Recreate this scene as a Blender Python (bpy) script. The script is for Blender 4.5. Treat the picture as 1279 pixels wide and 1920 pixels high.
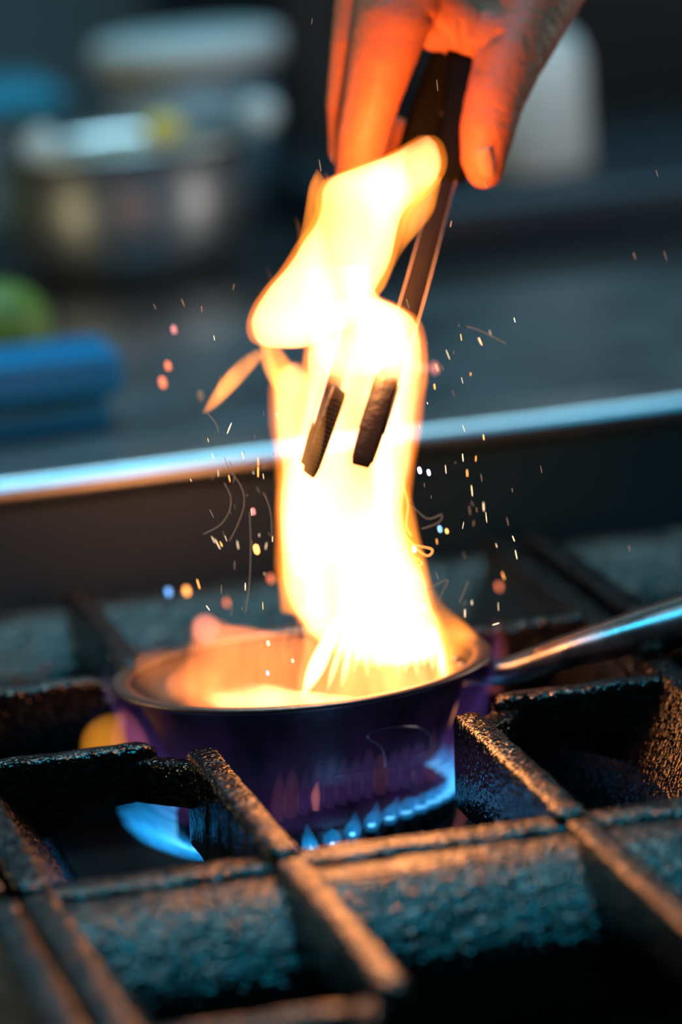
import bpy, bmesh, math, random
import mathutils
from mathutils import Vector, Matrix, noise

random.seed(7)
scene = bpy.context.scene
for o in list(bpy.data.objects):
    bpy.data.objects.remove(o)
col = scene.collection

# ------------------------------------------------------------------ camera
F_PX = 9500.0
CAM = Vector((-0.39662, -2.29962, 0.51729))
FWD = Vector((0.17752661, 0.96677834, -0.18391287)).normalized()
RGT = Vector((0.97652723, -0.19621772, -0.08884351)).normalized()
UPV = Vector((0.12197895, 0.16382384, 0.97891924)).normalized()
cd = bpy.data.cameras.new('camera')
cam = bpy.data.objects.new('camera', cd)
col.objects.link(cam)
cam.matrix_world = Matrix(((RGT.x, UPV.x, -FWD.x, CAM.x), (RGT.y, UPV.y, -FWD.y, CAM.y),
                           (RGT.z, UPV.z, -FWD.z, CAM.z), (0, 0, 0, 1)))
cd.sensor_fit = 'VERTICAL'
cd.sensor_height = 36
cd.sensor_width = 24
cd.lens = F_PX * 36 / 1920
cd.clip_start = 0.05
cd.clip_end = 50
cd.dof.use_dof = True
cd.dof.focus_distance = 2.26
cd.dof.aperture_fstop = 3.5
scene.camera = cam

# ------------------------------------------------------------------ world, lights, exposure
w = bpy.data.worlds.new('kitchen_air')
scene.world = w
w.use_nodes = True
w.node_tree.nodes['Background'].inputs[0].default_value = (0.25, 0.55, 0.75, 1)
w.node_tree.nodes['Background'].inputs[1].default_value = 0.03
scene.view_settings.view_transform = 'Standard'
scene.view_settings.look = 'None'
scene.view_settings.exposure = -0.12
scene.view_settings.gamma = 1.0
scene.view_settings.use_curve_mapping = False
scene.cycles.transparent_max_bounces = 48
scene.cycles.max_bounces = 8
scene.cycles.volume_step_rate = 1.0
scene.cycles.sample_clamp_indirect = 6.0


def area_light(name, loc, target, sx, sy, power, colr):
    l = bpy.data.lights.new(name, 'AREA')
    l.shape = 'RECTANGLE'
    l.size = sx
    l.size_y = sy
    l.energy = power
    l.color = colr
    o = bpy.data.objects.new(name, l)
    col.objects.link(o)
    o.location = loc
    d = (Vector(target) - Vector(loc)).normalized()
    o.rotation_euler = d.to_track_quat('-Z', 'Y').to_euler()
    return o


# two cold ceiling lamps of the kitchen and two added low lights that give the bowl its highlights
area_light('ceiling_light', (0.2, -0.55, 2.3), (0.2, -0.55, 0), 1.1, 0.6, 34, (0.02, 0.54, 0.92))
area_light('ceiling_light', (0.2, 1.0, 2.4), (0.2, 1.0, 0), 1.4, 0.35, 35, (0.44, 0.82, 1.0))
area_light('bowl_fill_light', (-0.95, 0.45, 0.34), (0.1, 1.06, 0.10), 0.22, 0.14, 4.0, (1.0, 0.80, 0.42))
area_light('bowl_fill_light', (1.1, 0.42, 0.36), (0.1, 1.06, 0.10), 0.22, 0.16, 4.5, (1.0, 0.93, 0.85))


def point_light(name, loc, power, colr, r):
    l = bpy.data.lights.new(name, 'POINT')
    l.energy = power
    l.color = colr
    l.shadow_soft_size = r
    o = bpy.data.objects.new(name, l)
    col.objects.link(o)
    o.location = loc
    return o


# ------------------------------------------------------------------ helpers
def at(px, py, Y):
    """point of the place seen at pixel (px, py) and standing at depth Y"""
    d = FWD + RGT * ((px - 639.5) / F_PX) - UPV * ((py - 960) / F_PX)
    return CAM + d * ((Y - CAM.y) / d.y)


def atz(px, py, z):
    d = FWD + RGT * ((px - 639.5) / F_PX) - UPV * ((py - 960) / F_PX)
    return CAM + d * ((z - CAM.z) / d.z)


def obj(name, me, mat=None, parent=None, smooth=True):
    if isinstance(me, bmesh.types.BMesh):
        bmesh.ops.recalc_face_normals(me, faces=me.faces)
        m = bpy.data.meshes.new(name)
        me.to_mesh(m)
        me.free()
        me = m
    o = bpy.data.objects.new(name, me)
    col.objects.link(o)
    if mat and not me.materials:
        me.materials.append(mat)
    if smooth:
        for p in me.polygons:
            p.use_smooth = True
    if parent:
        o.parent = parent
        o.matrix_parent_inverse = parent.matrix_world.inverted()
    return o


def tag(o, label, cat, group=None, kind=None):
    o['label'] = label
    if cat:
        o['category'] = cat
    if group:
        o['group'] = group
    if kind:
        o['kind'] = kind
    return o


def thing(name, label, cat, loc=(0, 0, 0), group=None):
    o = bpy.data.objects.new(name, None)
    col.objects.link(o)
    o.empty_display_size = 0.01
    o.location = loc
    o.matrix_world = Matrix.Translation(Vector(loc))
    tag(o, label, cat, group)
    return o


def copy_thing(root, label):
    r = root.copy()
    col.objects.link(r)
    r['label'] = label
    for ch in [c for c in bpy.data.objects if c.parent == root]:
        c = ch.copy()
        col.objects.link(c)
        c.parent = r
        c.matrix_parent_inverse = ch.matrix_parent_inverse.copy()
    return r


def rings_mesh(rings, cap=True, close=True):
    bm = bmesh.new()
    R = [[bm.verts.new(p) for p in r] for r in rings]
    n = len(rings[0])
    for a, b in zip(R[:-1], R[1:]):
        for i in range(n if close else n - 1):
            j = (i + 1) % n
            try:
                bm.faces.new((a[i], a[j], b[j], b[i]))
            except ValueError:
                pass
    if cap:
        bm.faces.new(R[0])
        bm.faces.new(list(reversed(R[-1])))
    return bm


def lathe(profile, n=96, centre=(0, 0, 0), closed=False):
    """profile: list of (r, z); closed joins last to first"""
    bm = bmesh.new()
    c = Vector(centre)
    rows = []
    for r, z in profile:
        if r < 1e-6:
            rows.append([bm.verts.new(c + Vector((0, 0, z)))])
        else:
            rows.append([bm.verts.new(c + Vector((r * math.cos(2 * math.pi * i / n), r * math.sin(2 * math.pi * i / n), z))) for i in range(n)])
    pairs = list(zip(rows[:-1], rows[1:]))
    if closed:
        pairs.append((rows[-1], rows[0]))
    for a, b in pairs:
        for i in range(n):
            j = (i + 1) % n
            if len(a) == 1 and len(b) == 1:
                continue
            if len(a) == 1:
                bm.faces.new((a[0], b[j], b[i]))
            elif len(b) == 1:
                bm.faces.new((a[i], a[j], b[0]))
            else:
                bm.faces.new((a[i], a[j], b[j], b[i]))
    return bm


def smooth_path(pts, n):
    """Catmull-Rom through tuples of any length"""
    out = []
    P = [pts[0]] + list(pts) + [pts[-1]]
    segs = len(pts) - 1
    for k in range(n):
        t = k / (n - 1) * segs
        i = min(int(t), segs - 1)
        u = t - i
        a, b, c, d = P[i], P[i + 1], P[i + 2], P[i + 3]
        out.append(tuple(0.5 * (2 * b[q] + (c[q] - a[q]) * u + (2 * a[q] - 5 * b[q] + 4 * c[q] - d[q]) * u * u +
                                (3 * b[q] - a[q] - 3 * c[q] + d[q]) * u ** 3) for q in range(len(b))))
    return out


def sweep(path, section, side=Vector((0, 1, 0)), cap=True):
    """path: list of (Vector, scale); section: (s, t) offsets along side and normal"""
    rings = []
    n = len(path)
    for i, (p, sc) in enumerate(path):
        t = (path[min(i + 1, n - 1)][0] - path[max(i - 1, 0)][0]).normalized()
        s = (side - t * side.dot(t)).normalized()
        q = t.cross(s)
        rings.append([p + s * (a * sc) + q * (b * sc) for a, b in section])
    return rings_mesh(rings, cap)


def circle(r, n=10):
    return [(r * math.cos(2 * math.pi * i / n), r * math.sin(2 * math.pi * i / n)) for i in range(n)]


def round_rect(wd, h, r, k=3):
    out = []
    for cx, cy, a0 in ((wd / 2 - r, h / 2 - r, 0), (-wd / 2 + r, h / 2 - r, 90), (-wd / 2 + r, -h / 2 + r, 180), (wd / 2 - r, -h / 2 + r, 270)):
        for i in range(k + 1):
            a = math.radians(a0 + 90 * i / k)
            out.append((cx + r * math.cos(a), cy + r * math.sin(a)))
    return out


def rbox(lo, hi, r=0.004, seg=2):
    bm = bmesh.new()
    bmesh.ops.create_cube(bm, size=1)
    lo, hi = Vector(lo), Vector(hi)
    for v in bm.verts:
        v.co = Vector((lo[i] + (v.co[i] + .5) * (hi[i] - lo[i]) for i in range(3)))
    if r:
        bmesh.ops.bevel(bm, geom=list(bm.edges), offset=r, segments=seg, profile=0.5, affect='EDGES')
    return bm


def merge(*bms):
    out = bmesh.new()
    for b in bms:
        m = bpy.data.meshes.new('t')
        b.to_mesh(m)
        b.free()
        out.from_mesh(m)
        bpy.data.meshes.remove(m)
    return out


def capsule_chain(chain, n=20, sub=6):
    """closed bodies of spheres and cones, to be fused into one surface by a voxel remesh"""
    bms = []
    for a, b in zip(chain[:-1], chain[1:]):
        for k in range(sub + 1):
            t = k / sub
            bm = bmesh.new()
            p = Vector(a[0]).lerp(Vector(b[0]), t)
            r = a[1] + (b[1] - a[1]) * t
            bmesh.ops.create_icosphere(bm, subdivisions=3, radius=r, matrix=Matrix.Translation(p))
            bms.append(bm)
    return merge(*bms)


def fuse(bm, voxel, smooth_it, factor=0.5):
    m = bpy.data.meshes.new('tmp')
    bm.to_mesh(m)
    bm.free()
    o = bpy.data.objects.new('tmp', m)
    col.objects.link(o)
    md = o.modifiers.new('r', 'REMESH')
    md.mode = 'VOXEL'
    md.voxel_size = voxel
    ms = o.modifiers.new('s', 'SMOOTH')
    ms.iterations = smooth_it
    ms.factor = factor
    dg = bpy.context.evaluated_depsgraph_get()
    me = bpy.data.meshes.new_from_object(o.evaluated_get(dg))
    bpy.data.objects.remove(o)
    return me


# ------------------------------------------------------------------ materials
def mat_new(name):
    m = bpy.data.materials.new(name)
    m.use_nodes = True
    nt = m.node_tree
    return m, nt, nt.nodes, nt.links


def pbr(name, colr, rough=0.5, metal=0.0, var=0.15, scale=40, bump=0.0, bscale=300, coat=0.0, spec=0.5, stretch=(1, 1, 1), rvar=0.0, sss=0.0):
    m, nt, N, L = mat_new(name)
    b = N['Principled BSDF']
    b.inputs['Roughness'].default_value = rough
    b.inputs['Metallic'].default_value = metal
    b.inputs['Specular IOR Level'].default_value = spec
    b.inputs['Coat Weight'].default_value = coat
    tc = N.new('ShaderNodeTexCoord')
    mp = N.new('ShaderNodeMapping')
    mp.inputs['Scale'].default_value = stretch
    L.new(tc.outputs['Object'], mp.inputs[0])
    nz = N.new('ShaderNodeTexNoise')
    nz.inputs['Scale'].default_value = scale
    nz.inputs['Detail'].default_value = 5
    L.new(mp.outputs[0], nz.inputs['Vector'])
    mx = N.new('ShaderNodeMix')
    mx.data_type = 'RGBA'
    c = Vector(colr)
    mx.inputs[6].default_value = (*(c * (1 - var)), 1)
    mx.inputs[7].default_value = (*[min(1, x) for x in c * (1 + var)], 1)
    L.new(nz.outputs['Fac'], mx.inputs[0])
    L.new(mx.outputs[2], b.inputs['Base Color'])
    if rvar:
        mr = N.new('ShaderNodeMapRange')
        mr.inputs['From Min'].default_value = 0.3
        mr.inputs['From Max'].default_value = 0.7
        mr.inputs['To Min'].default_value = max(0.02, rough - rvar)
        mr.inputs['To Max'].default_value = min(1, rough + rvar)
        L.new(nz.outputs['Fac'], mr.inputs[0])
        L.new(mr.outputs[0], b.inputs['Roughness'])
    if bump:
        n2 = N.new('ShaderNodeTexNoise')
        n2.inputs['Scale'].default_value = bscale
        n2.inputs['Detail'].default_value = 4
        n2.inputs['Roughness'].default_value = 0.6
        L.new(mp.outputs[0], n2.inputs['Vector'])
        bp = N.new('ShaderNodeBump')
        bp.inputs['Strength'].default_value = bump
        bp.inputs['Distance'].default_value = 0.001
        L.new(n2.outputs['Fac'], bp.inputs['Height'])
        L.new(bp.outputs[0], b.inputs['Normal'])
    if sss:
        b.inputs['Subsurface Weight'].default_value = sss
        b.inputs['Subsurface Radius'].default_value = (1.0, 0.35, 0.2)
        b.inputs['Subsurface Scale'].default_value = 0.004
    return m


def fire(name, colr, strength, lo=1.0, hi=1.0, nscale=40, stretch=(1, 1, 0.25), col2=None, distort=0.0, f0=0.35, f1=0.65):
    """glowing gas: emission in the volume, so thin edges stay orange and deep parts burn white"""
    m, nt, N, L = mat_new(name)
    N.remove(N['Principled BSDF'])
    out = N['Material Output']
    e = N.new('ShaderNodeEmission')
    e.inputs[0].default_value = (*colr, 1)
    e.inputs[1].default_value = strength
    L.new(e.outputs[0], out.inputs['Volume'])
    if lo != hi or col2:
        tc = N.new('ShaderNodeTexCoord')
        mp = N.new('ShaderNodeMapping')
        mp.inputs['Scale'].default_value = stretch
        L.new(tc.outputs['Object'], mp.inputs[0])
        nz = N.new('ShaderNodeTexNoise')
        nz.inputs['Scale'].default_value = nscale
        nz.inputs['Detail'].default_value = 3
        nz.inputs['Distortion'].default_value = distort
        L.new(mp.outputs[0], nz.inputs['Vector'])
        mr = N.new('ShaderNodeMapRange')
        mr.inputs['From Min'].default_value = f0
        mr.inputs['From Max'].default_value = f1
        mr.inputs['To Min'].default_value = lo * strength
        mr.inputs['To Max'].default_value = hi * strength
        L.new(nz.outputs['Fac'], mr.inputs[0])
        L.new(mr.outputs[0], e.inputs[1])
    m.cycles.homogeneous_volume = (lo == hi)
    return m


def glow(name, colr, strength):
    m, nt, N, L = mat_new(name)
    b = N['Principled BSDF']
    b.inputs['Base Color'].default_value = (0.05, 0.03, 0.02, 1)
    b.inputs['Emission Color'].default_value = (*colr, 1)
    b.inputs['Emission Strength'].default_value = strength
    return m


def iron_mat():
    m, nt, N, L = mat_new('cast_iron')
    b = N['Principled BSDF']
    tc = N.new('ShaderNodeTexCoord')
    big = N.new('ShaderNodeTexNoise')
    big.inputs['Scale'].default_value = 90
    big.inputs['Detail'].default_value = 6
    fine = N.new('ShaderNodeTexNoise')
    fine.inputs['Scale'].default_value = 520
    fine.inputs['Detail'].default_value = 1.5
    fine.inputs['Roughness'].default_value = 0.5
    L.new(tc.outputs['Object'], big.inputs['Vector'])
    L.new(tc.outputs['Object'], fine.inputs['Vector'])
    cr = N.new('ShaderNodeValToRGB')
    cr.color_ramp.elements[0].position = 0.35
    cr.color_ramp.elements[0].color = (0.0015, 0.0015, 0.0017, 1)
    cr.color_ramp.elements[1].position = 0.72
    cr.color_ramp.elements[1].color = (0.009, 0.007, 0.0055, 1)
    L.new(big.outputs['Fac'], cr.inputs[0])
    L.new(cr.outputs[0], b.inputs['Base Color'])
    mr = N.new('ShaderNodeMapRange')
    mr.inputs['To Min'].default_value = 0.06
    mr.inputs['To Max'].default_value = 0.24
    L.new(big.outputs['Fac'], mr.inputs[0])
    L.new(mr.outputs[0], b.inputs['Roughness'])
    b.inputs['Specular IOR Level'].default_value = 0.62
    b.inputs['Specular Tint'].default_value = (1.0, 0.90, 0.78, 1)
    pit = N.new('ShaderNodeTexVoronoi')
    pit.feature = 'SMOOTH_F1'
    pit.inputs['Smoothness'].default_value = 0.6
    pit.inputs['Scale'].default_value = 420
    L.new(tc.outputs['Object'], pit.inputs['Vector'])
    knob = N.new('ShaderNodeTexVoronoi')
    knob.feature = 'SMOOTH_F1'
    knob.inputs['Smoothness'].default_value = 0.4
    knob.inputs['Scale'].default_value = 190
    L.new(tc.outputs['Object'], knob.inputs['Vector'])
    ad1 = N.new('ShaderNodeMath')
    ad1.operation = 'MULTIPLY_ADD'
    ad1.inputs[1].default_value = -0.9
    L.new(knob.outputs['Distance'], ad1.inputs[0])
    L.new(fine.outputs['Fac'], ad1.inputs[2])
    ad0 = N.new('ShaderNodeMath')
    ad0.operation = 'MULTIPLY_ADD'
    ad0.inputs[1].default_value = -0.8
    L.new(pit.outputs['Distance'], ad0.inputs[0])
    L.new(ad1.outputs[0], ad0.inputs[2])
    ad = N.new('ShaderNodeMath')
    ad.operation = 'MULTIPLY_ADD'
    ad.inputs[1].default_value = 0.9
    L.new(big.outputs['Fac'], ad.inputs[0])
    L.new(ad0.outputs[0], ad.inputs[2])
    bp = N.new('ShaderNodeBump')
    bp.inputs['Strength'].default_value = 0.62
    bp.inputs['Distance'].default_value = 0.0016
    L.new(ad.outputs[0], bp.inputs['Height'])
    L.new(bp.outputs[0], b.inputs['Normal'])
    return m


M = {}
M['iron'] = iron_mat()
M['black_enamel'] = pbr('black_enamel', (0.006, 0.006, 0.007), 0.5, 0, 0.3, 30, 0.3, 200)
M['burner'] = pbr('burner_iron', (0.012, 0.012, 0.014), 0.6, 0, 0.4, 120, 0.6, 500)
M['pan'] = pbr('carbon_steel', (0.022, 0.018, 0.018), 0.5, 0.6, 0.5, 60, 0.25, 260, rvar=0.12)
M['rim'] = pbr('brown_rim_steel', (0.22, 0.15, 0.11), 0.38, 0.9, 0.35, 120, 0.2, 400)  # paler brown tone for lip, groove and rivets
M['steel'] = pbr('brushed_steel', (0.50, 0.54, 0.56), 0.33, 1.0, 0.12, 25, 0.12, 60, stretch=(0.15, 6, 6), rvar=0.07)
M['panel_steel'] = pbr('dull_steel', (0.006, 0.045, 0.070), 0.42, 0.0, 0.15, 25, 0.1, 60, stretch=(0.15, 6, 6), rvar=0.06)
M['counter_steel'] = pbr('counter_steel', (0.19, 0.23, 0.25), 0.42, 0.9, 0.15, 12, 0.1, 80, rvar=0.08)
M['handle_steel'] = pbr('handle_steel', (0.38, 0.38, 0.38), 0.3, 1.0, 0.35, 70, 0.1, 250, rvar=0.1)
M['tong_steel'] = pbr('dark_tong_steel', (0.010, 0.008, 0.007), 0.55, 0.0, 0.4, 90, 0.3, 350, spec=0.12)  # arms in one dark matt tone
M['tong_pad'] = pbr('dark_glossy_steel', (0.012, 0.010, 0.010), 0.22, 0.0, 0.3, 90, 0.4, 250, spec=0.5)
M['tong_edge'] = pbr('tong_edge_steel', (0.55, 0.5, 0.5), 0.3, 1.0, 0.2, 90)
M['rubber'] = pbr('black_rubber', (0.0022, 0.002, 0.002), 0.75, 0, 0.3, 80, 0.2, 400, spec=0.12)


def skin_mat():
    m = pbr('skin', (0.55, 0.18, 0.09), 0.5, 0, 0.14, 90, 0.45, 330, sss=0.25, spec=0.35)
    return m


M['skin'] = skin_mat()
M['nail'] = pbr('nail', (0.52, 0.25, 0.18), 0.6, 0, 0.06, 60, spec=0.3)
M['sleeve'] = pbr('dark_cloth', (0.02, 0.022, 0.026), 0.9, 0, 0.2, 300, 0.4, 900)
M['wall'] = pbr('painted_wall', (0.20, 0.25, 0.27), 0.7, 0, 0.12, 3, 0.1, 60)
M['tile'] = pbr('floor_tile', (0.05, 0.05, 0.055), 0.5, 0, 0.2, 4)
M['dark_wall'] = pbr('dark_panel', (0.004, 0.004, 0.004), 0.6, 0, 0.2, 5)
M['dark_navy'] = pbr('dark_navy_plastic', (0.012, 0.018, 0.026), 0.45, 0, 0.2, 10)
M['blue'] = pbr('blue_plastic', (0.0, 0.19, 0.40), 0.5, 0, 0.1, 20, 0.1, 200, spec=0.25)
M['green'] = pbr('green_skin', (0.12, 0.19, 0.018), 0.55, 0, 0.3, 90, 0.3, 300)
M['white'] = pbr('white_plastic', (0.55, 0.60, 0.60), 0.45, 0, 0.06, 20)
M['greyplastic'] = pbr('grey_plastic', (0.26, 0.29, 0.31), 0.45, 0, 0.08, 20)
M['teal_cloth'] = pbr('teal_plastic', (0.03, 0.30, 0.42), 0.5, 0, 0.1, 20)
M['cream'] = pbr('cream_food', (0.34, 0.27, 0.18), 0.6, 0, 0.15, 60, 0.4, 200)
M['yellow'] = pbr('yellow_food', (0.75, 0.58, 0.12), 0.5, 0, 0.15, 60, 0.3, 200)
M['olive'] = pbr('olive_glass', (0.05, 0.08, 0.02), 0.3, 0, 0.2, 30)
M['bowl'] = pbr('polished_steel', (0.75, 0.77, 0.77), 0.34, 1.0, 0.06, 20)

# flames
M['fire_core'] = fire('flame_core', (1.0, 0.44, 0.165), 125, 0.05, 1.8, 34, (1, 1, 0.28), distort=0.6)
M['fire_pale'] = fire('flame_pale', (1.0, 0.44, 0.17), 85, 0.05, 1.5, 38, (1, 1, 0.22), distort=0.7)
M['fire_edge'] = fire('flame_orange', (1.0, 0.27, 0.025), 115, 0.3, 1.6, 60, (1, 1, 0.4), distort=0.5)
M['fire_shell'] = fire('flame_shell', (1.0, 0.22, 0.012), 52)
M['fire_thin'] = fire('flame_thin', (1.0, 0.36, 0.08), 42, 0.3, 1.6, 60, (1, 1, 0.3))
M['fire_tongue'] = fire('flame_tongue', (1.0, 0.30, 0.045), 190, 0.4, 1.5, 60, (1, 1, 0.4))
M['fire_wall_glow'] = fire('pan_wall_glow', (1.0, 0.24, 0.03), 9, 0.1, 1.8, 60, (1, 1, 0.5))  # glow standing in for firelight on the pan's inner wall
M['fire_amber'] = fire('flame_amber', (1.0, 0.36, 0.03), 26)
M['fire_foot'] = fire('flame_foot', (1.0, 0.33, 0.08), 46, 0.1, 1.8, 75, (1, 1, 0.25), distort=0.6)
M['fire_low'] = fire('flame_low', (1.0, 0.23, 0.055), 30, 0.12, 1.7, 50, (1, 1, 0.35), distort=0.8)
M['fire_streak'] = fire('flame_streak', (1.0, 0.52, 0.22), 900)
M['fire_pink'] = fire('flame_pink', (1.0, 0.28, 0.20), 70)
M['fire_purple'] = fire('flame_purple', (0.36, 0.15, 0.85), 1.8, 0.2, 1.6, 45, (1, 1, 0.3))
M['fire_rose'] = fire('flame_rose', (1.0, 0.20, 0.22), 14, 0.2, 1.6, 45, (1, 1, 0.3))
M['fire_violet'] = fire('flame_violet', (0.40, 0.20, 0.85), 6)
M['fire_mauve'] = fire('flame_mauve', (0.85, 0.28, 0.45), 5)
M['fire_blue'] = fire('flame_blue', (0.015, 0.34, 0.88), 42)
M['fire_cyan'] = fire('flame_cyan', (0.12, 0.55, 1.0), 330)

# ------------------------------------------------------------------ setting
ZT = 0.055     # height of the steel counter behind the range (cooking plane is z = 0)
o = obj('floor', rbox((-4, -3.2, -0.95), (4, 4.2, -0.90), 0), M['tile'], smooth=False)
tag(o, 'dark tiled kitchen floor', None, kind='structure')
o = obj('wall_back', rbox((-4, 3.0, -0.9), (4, 3.1, 2.7), 0), M['wall'], smooth=False)
tag(o, 'blurred grey teal kitchen wall behind the far counter', None, kind='structure')

# gas range: body, drip tray
t = thing('gas_range', 'black gas range body and drip tray below the iron grates', 'stove', (0, 0, -0.9))
obj('cabinet', rbox((-0.9, -0.95, -0.9), (1.1, 0.325, -0.135), 0.01), M['black_enamel'], t)
obj('drip_tray', rbox((-0.88, -0.93, -0.135), (1.08, 0.32, -0.122), 0.003), M['black_enamel'], t)

# steel back rail with a rounded top edge
t = thing('back_rail', 'brushed steel upstand with rounded bright top edge behind the grates', 'steel rail', (0.1, 0.35, -0.135))
obj('front_panel', rbox((-0.9, 0.338, -0.135), (1.1, 0.352, 0.040), 0.001), M['panel_steel'], t, smooth=False)
sec = []
for i in range(13):
    a = math.radians(-90 + 180 * i / 12)
    sec.append((-0.008 * math.cos(a) * 1.3, 0.0085 * math.sin(a)))
sec += [(0.045, 0.0085), (0.045, -0.0085)]
rings = []
for x in [-0.9 + 2.0 * k / 40 for k in range(41)]:
    rings.append([Vector((x, 0.345 + a, 0.0475 + b + 0.0004 * math.sin(x * 23))) for a, b in sec])
obj('bullnose_edge', rings_mesh(rings), M['steel'], t)

t = thing('kitchen_counter', 'steel worktop stretching back behind the range', 'counter', (0, 1.0, -0.9))
obj('worktop', rbox((-1.2, 0.392, 0.0), (1.3, 0.83, ZT), 0.003), M['counter_steel'], t, smooth=False)
obj('black_hob', rbox((-1.2, 0.832, 0.0), (1.3, 1.75, ZT), 0.003), M['black_enamel'], t, smooth=False)
obj('cabinet', rbox((-1.2, 0.42, -0.9), (1.3, 1.7, -0.0005), 0.003), M['black_enamel'], t, smooth=False)


# ------------------------------------------------------------------ cast iron grates
def jitter(p, amp, seed):
    q = p * 60 + Vector((seed, seed * 1.7, 0))
    q2 = p * 210 + Vector((seed, 0, seed))
    return p + Vector((noise.noise(q), noise.noise(q + Vector((9, 3, 1))), noise.noise(q + Vector((2, 7, 5))))) * amp + \
        Vector((noise.noise(q2), noise.noise(q2 + Vector((9, 3, 1))), noise.noise(q2 + Vector((2, 7, 5))))) * (amp * 0.45)


def bar(p0, p1, wt, wb, top, depth, arch=0.0, a0=0.0, a1=1.0, round0=True, round1=True, amp=0.0007, seed=0.0, step=0.0035, skew=0.0):
    """cast bar along p0-p1 (x, y): drafted sides, softened top corners, underside lifted by an arch between a0 and a1"""
    p0, p1 = Vector((*p0, 0)), Vector((*p1, 0))
    L = (p1 - p0).length
    d = (p1 - p0).normalized()
    s = Vector((-d.y, d.x, 0))
    n = max(6, int(L / step))
    c = 0.0022
    rings = []
    for k in range(n + 1):
        t = k / n
        u = t * L
        dp = depth
        if arch and a0 < t < a1:
            q = (t - a0) / (a1 - a0)
            dp = depth - arch * math.sqrt(max(0, 1 - (2 * q - 1) ** 2))
        sh, drop = 1.0, 0.0
        for flag, dist in ((round0, u), (round1, L - u)):
            if flag and dist < 0.006:
                e = 1 - dist / 0.006
                sh = min(sh, 1 - 0.45 * e * e)
                drop = max(drop, 0.0035 * e * e)
        a, b = wt / 2 * sh, wb / 2 * sh
        zt, zb = top - drop, top - dp
        k2 = skew / 2
        prof = [(-b + skew, zb), (-(a + b) / 2 + k2, (zt + zb) / 2), (-a - 0.0004, zt - c * 2.2), (-a, zt - c), (-a + c * 0.35, zt - c * 0.3), (-a + c, zt), (-a * 0.35, zt + 0.0003),
                (a * 0.35, zt + 0.0003), (a - c, zt), (a - c * 0.35, zt - c * 0.3), (a, zt - c), (a + 0.0004, zt - c * 2.2), ((a + b) / 2 + k2, (zt + zb) / 2), (b + skew, zb), (b * 0.3 + skew, zb), (-b * 0.3 + skew, zb)]
        rings.append([jitter(p0 + d * u + s * x + Vector((0, 0, z)), amp, seed) for x, z in prof])
    return rings_mesh(rings)


def rail(y0, sgn, x0, x1, seed):
    """end rail: low flat top at the outside, long rounded slope towards the middle of the grate"""
    prof = [(0.0, -0.085), (0.0, -0.02), (0.0, -0.0085), (0.002, -0.0065), (0.010, -0.006), (0.022, -0.0065), (0.028, -0.008)]
    for i in range(1, 9):
        a = i / 8
        prof.append((0.028 + 0.030 * a, -0.008 - 0.014 * a - 0.012 * a ** 2))
    prof += [(0.0605, -0.042), (0.062, -0.060), (0.063, -0.085)]
    rings = []
    n = int((x1 - x0) / 0.004)
    for k in range(n + 1):
        x = x0 + (x1 - x0) * k / n
        rings.append([jitter(Vector((x, y0 - sgn * a, z)), 0.0009, seed) for a, z in prof])
    return rings_mesh(rings)


AX, CX, EY, OY = 0.0615, 0.166, 0.303, 0.077


def build_grate(label):
    t = thing('cast_iron_grate', label, 'stove grate', (0, 0, -0.085), group='cast iron stove grates')
    sd = 0
    for sx in (-1, 1):
        o = obj('side_rail', bar((sx * CX, -EY), (sx * CX, EY), 0.015, 0.055, 0.0, 0.06, seed=sd, skew=sx * 0.020), M['iron'], t)
        sd += 3.1
        for sy in (-1, 1):
            obj('finger_bar', bar((sx * AX, sy * 0.097), (sx * AX, sy * (EY - 0.001)), 0.0135, 0.019, 0.0, 0.042, arch=0.0, seed=sd), M['iron'], t)
            obj('cross_bar', bar((sx * (CX - 0.006), sy * OY), (sx * 0.079, sy * OY), 0.0135, 0.018, 0.0, 0.058, arch=0.034, a0=0.10, a1=1.9, round0=False, seed=sd + 1), M['iron'], t)
            obj('corner_web', bar((sx * 0.088, sy * OY), (sx * AX, sy * 0.108), 0.014, 0.016, -0.006, 0.019, round0=False, round1=False, seed=sd + 2), M['iron'], t)
            sd += 4.7
    for sy in (-1, 1):
        obj('end_rail', rail(sy * EY, sy, -CX, CX, sd), M['iron'], t)
        sd += 2.3
    return t


g1 = build_grate('black cast iron grate around the flaming pan')
g1.location = (-0.005, 0.0, -0.085)
g2 = copy_thing(g1, 'black cast iron grate at the very front, blurred, nearest the camera')
g2.location = (-0.0035, -0.616, -0.085)
g2.rotation_euler.z = math.radians(0.4)
g3 = copy_thing(g1, 'dark cast iron grate to the right behind the pan handle')
g3.location = (0.350, 0.0, -0.085)
g3.rotation_euler.z = math.radians(0.3)
g4 = copy_thing(g1, 'black cast iron grate at the front right corner')
g4.location = (0.346, -0.616, -0.085)
g5 = copy_thing(g1, 'black cast iron grate at the left edge beside the flaming pan')
g5.location = (-0.356, 0.0, -0.085)
g6 = copy_thing(g1, 'black cast iron grate in the front left corner')
g6.location = (-0.354, -0.616, -0.085)

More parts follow.
